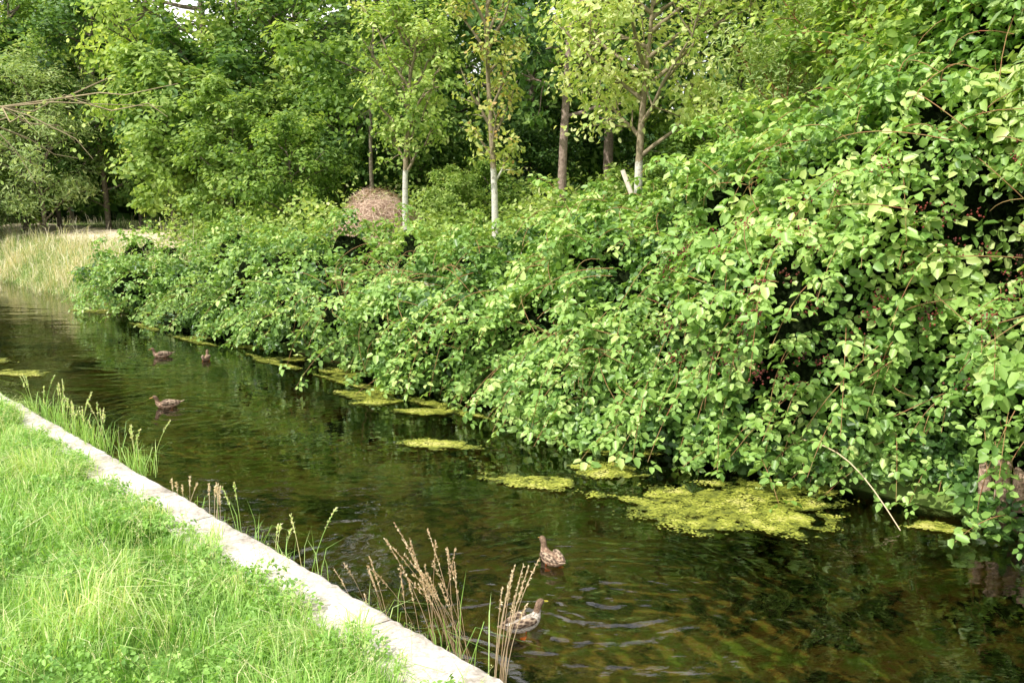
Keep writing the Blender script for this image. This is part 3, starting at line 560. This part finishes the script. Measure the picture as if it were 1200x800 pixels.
F_bill = simple_mat('bill_orange', [(.3, (.30, .16, .03)), (.7, (.45, .25, .05))], 20, .4, .4); F_billy = simple_mat('bill_yellow', [(.3, (.50, .42, .04)), (.7, (.65, .55, .08))], 20, .4, .4)
F_eye = simple_mat('eye_dark', [(.3, (.004, .004, .004)), (.7, (.01, .01, .01))], 5, .1, .6)
F_foot = simple_mat('foot_orange', [(.3, (.8, .18, .03)), (.7, (.95, .28, .06))], 20, .5, .3)
F_head = feather_mat('head_feathers', (.05, .032, .022), (.13, .082, .052), (.24, .16, .10), 110)
def loft(path, rw, rh, sides=16):
    P = np.array(path, float); T = nrm(np.gradient(P, axis=0)); Yv = np.array([0, 1., 0]); Nn = np.cross(T, Yv); a = np.linspace(0, 2*math.pi, sides, endpoint=False)
    V = P[:, None]+np.cos(a)[None, :, None]*np.array(rw)[:, None, None]*Yv+np.sin(a)[None, :, None]*np.array(rh)[:, None, None]*Nn[:, None]
    V = V.reshape(-1, 3).tolist(); n_ = len(P); F = [(i*sides+j, i*sides+(j+1) % sides, (i+1)*sides+(j+1) % sides, (i+1)*sides+j) for i in range(n_-1) for j in range(sides)]
    F.append(tuple(range(sides))[::-1]); F.append(tuple((n_-1)*sides+j for j in range(sides)))
    return V, F
def pymesh(name, V, F, mats, sub=0):
    me = bpy.data.meshes.new(name); me.from_pydata(V, [], F); 
    for m_ in mats: me.materials.append(m_)
    me.polygons.foreach_set('use_smooth', np.ones(len(me.polygons), bool)); me.update(); return me
bp = [(-.255, 0, .088), (-.23, 0, .078), (-.18, 0, .060), (-.11, 0, .045), (-.03, 0, .036), (.05, 0, .040), (.105, 0, .056), (.135, 0, .085), (.146, 0, .118), (.152, 0, .150), (.160, 0, .180), (.176, 0, .205), (.202, 0, .212), (.222, 0, .204)]
rw = [.018, .040, .064, .084, .092, .086, .070, .050, .036, .031, .033, .038, .032, .014]; rh = [.006, .018, .038, .056, .066, .066, .062, .050, .038, .032, .034, .038, .031, .014]
V, F = loft(bp, rw, rh, 18); body_me = pymesh('body', V, F, [F_body, F_head])
for p_ in body_me.polygons:
    if p_.center.z > .135 and p_.center.x > .1: p_.material_index = 1
body_g = body_me.copy(); body_g.materials[0] = F_grey
wing_path = [(.085, 0, .085), (.06, 0, .095), (0, 0, .102), (-.07, 0, .103), (-.14, 0, .103), (-.20, 0, .104), (-.245, 0, .108)]
V, F = loft(wing_path, [.010, .028, .040, .042, .034, .020, .004], [.012, .036, .046, .042, .030, .015, .004], 12); wing_me = pymesh('wing', V, F, [F_wing])
V, F = loft([(-.22, 0, .088), (-.255, 0, .093), (-.30, 0, .108), (-.315, 0, .114)], [.035, .038, .024, .006], [.012, .009, .005, .002], 10); tail_me = pymesh('tail', V, F, [F_wing])
V, F = loft([(.212, 0, .203), (.232, 0, .199), (.252, 0, .193), (.270, 0, .190), (.276, 0, .190)], [.015, .014, .0135, .014, .006], [.014, .010, .006, .004, .002], 10); bill_me = pymesh('bill', V, F, [F_bill]); bill_y = bill_me.copy(); bill_y.materials[0] = F_billy
bm = bmesh.new(); bmesh.ops.create_uvsphere(bm, u_segments=10, v_segments=8, radius=.0055); eye_me = bpy.data.meshes.new('eye'); bm.to_mesh(eye_me); eye_me.materials.append(F_eye)
fv = [(-.0, -.006, 0), (-.0, .006, 0), (-.035, .03, -.012), (-.045, .01, -.012), (-.048, 0, -.01), (-.045, -.01, -.012), (-.035, -.03, -.012), (.0, .004, .05), (.0, -.004, .05)]
foot_me = pymesh('foot', fv, [(0, 1, 2, 3), (0, 3, 4, 5), (0, 5, 6), (0, 1, 7, 8)], [F_foot])
DL = ['grey brown mallard duck with yellow bill swimming', 'brown mottled female duck swimming away', 'brown mottled female duck swimming side on', 'brown mottled female duck swimming side on', 'small brown duck swimming away on dark water']
DS = [.76, .76, .80, .80, .74]
for i, (x, y, hd, v) in enumerate(DUCKS):
    e = empty('duck', (x, y, -.003)); e.rotation_euler = (0, 0, math.atan2(hd[1], hd[0])); e.scale = (DS[i],)*3
    o = mobj('body', body_g if v == 0 else body_me, e); md = o.modifiers.new('s', 'SUBSURF'); md.levels = 1; md.render_levels = 1
    for sg_ in (-1, 1):
        o = mobj('wing', wing_me, e, (0, sg_*.050, -.006)); o.rotation_euler = (sg_*-.25, 0, -sg_*-.13); md = o.modifiers.new('s', 'SUBSURF'); md.levels = 1; md.render_levels = 1
        mobj('eye', eye_me, e, (.203, sg_*.030, .214))
        mobj('foot', foot_me, e, (-.05, sg_*.085, -.03)).scale = (1.3, 1.3, 1.0)
    mobj('tail', tail_me, e); mobj('bill', bill_y if v == 0 else bill_me, e)
    tag(e, DL[i], 'duck', 'ducks swimming on the stream')
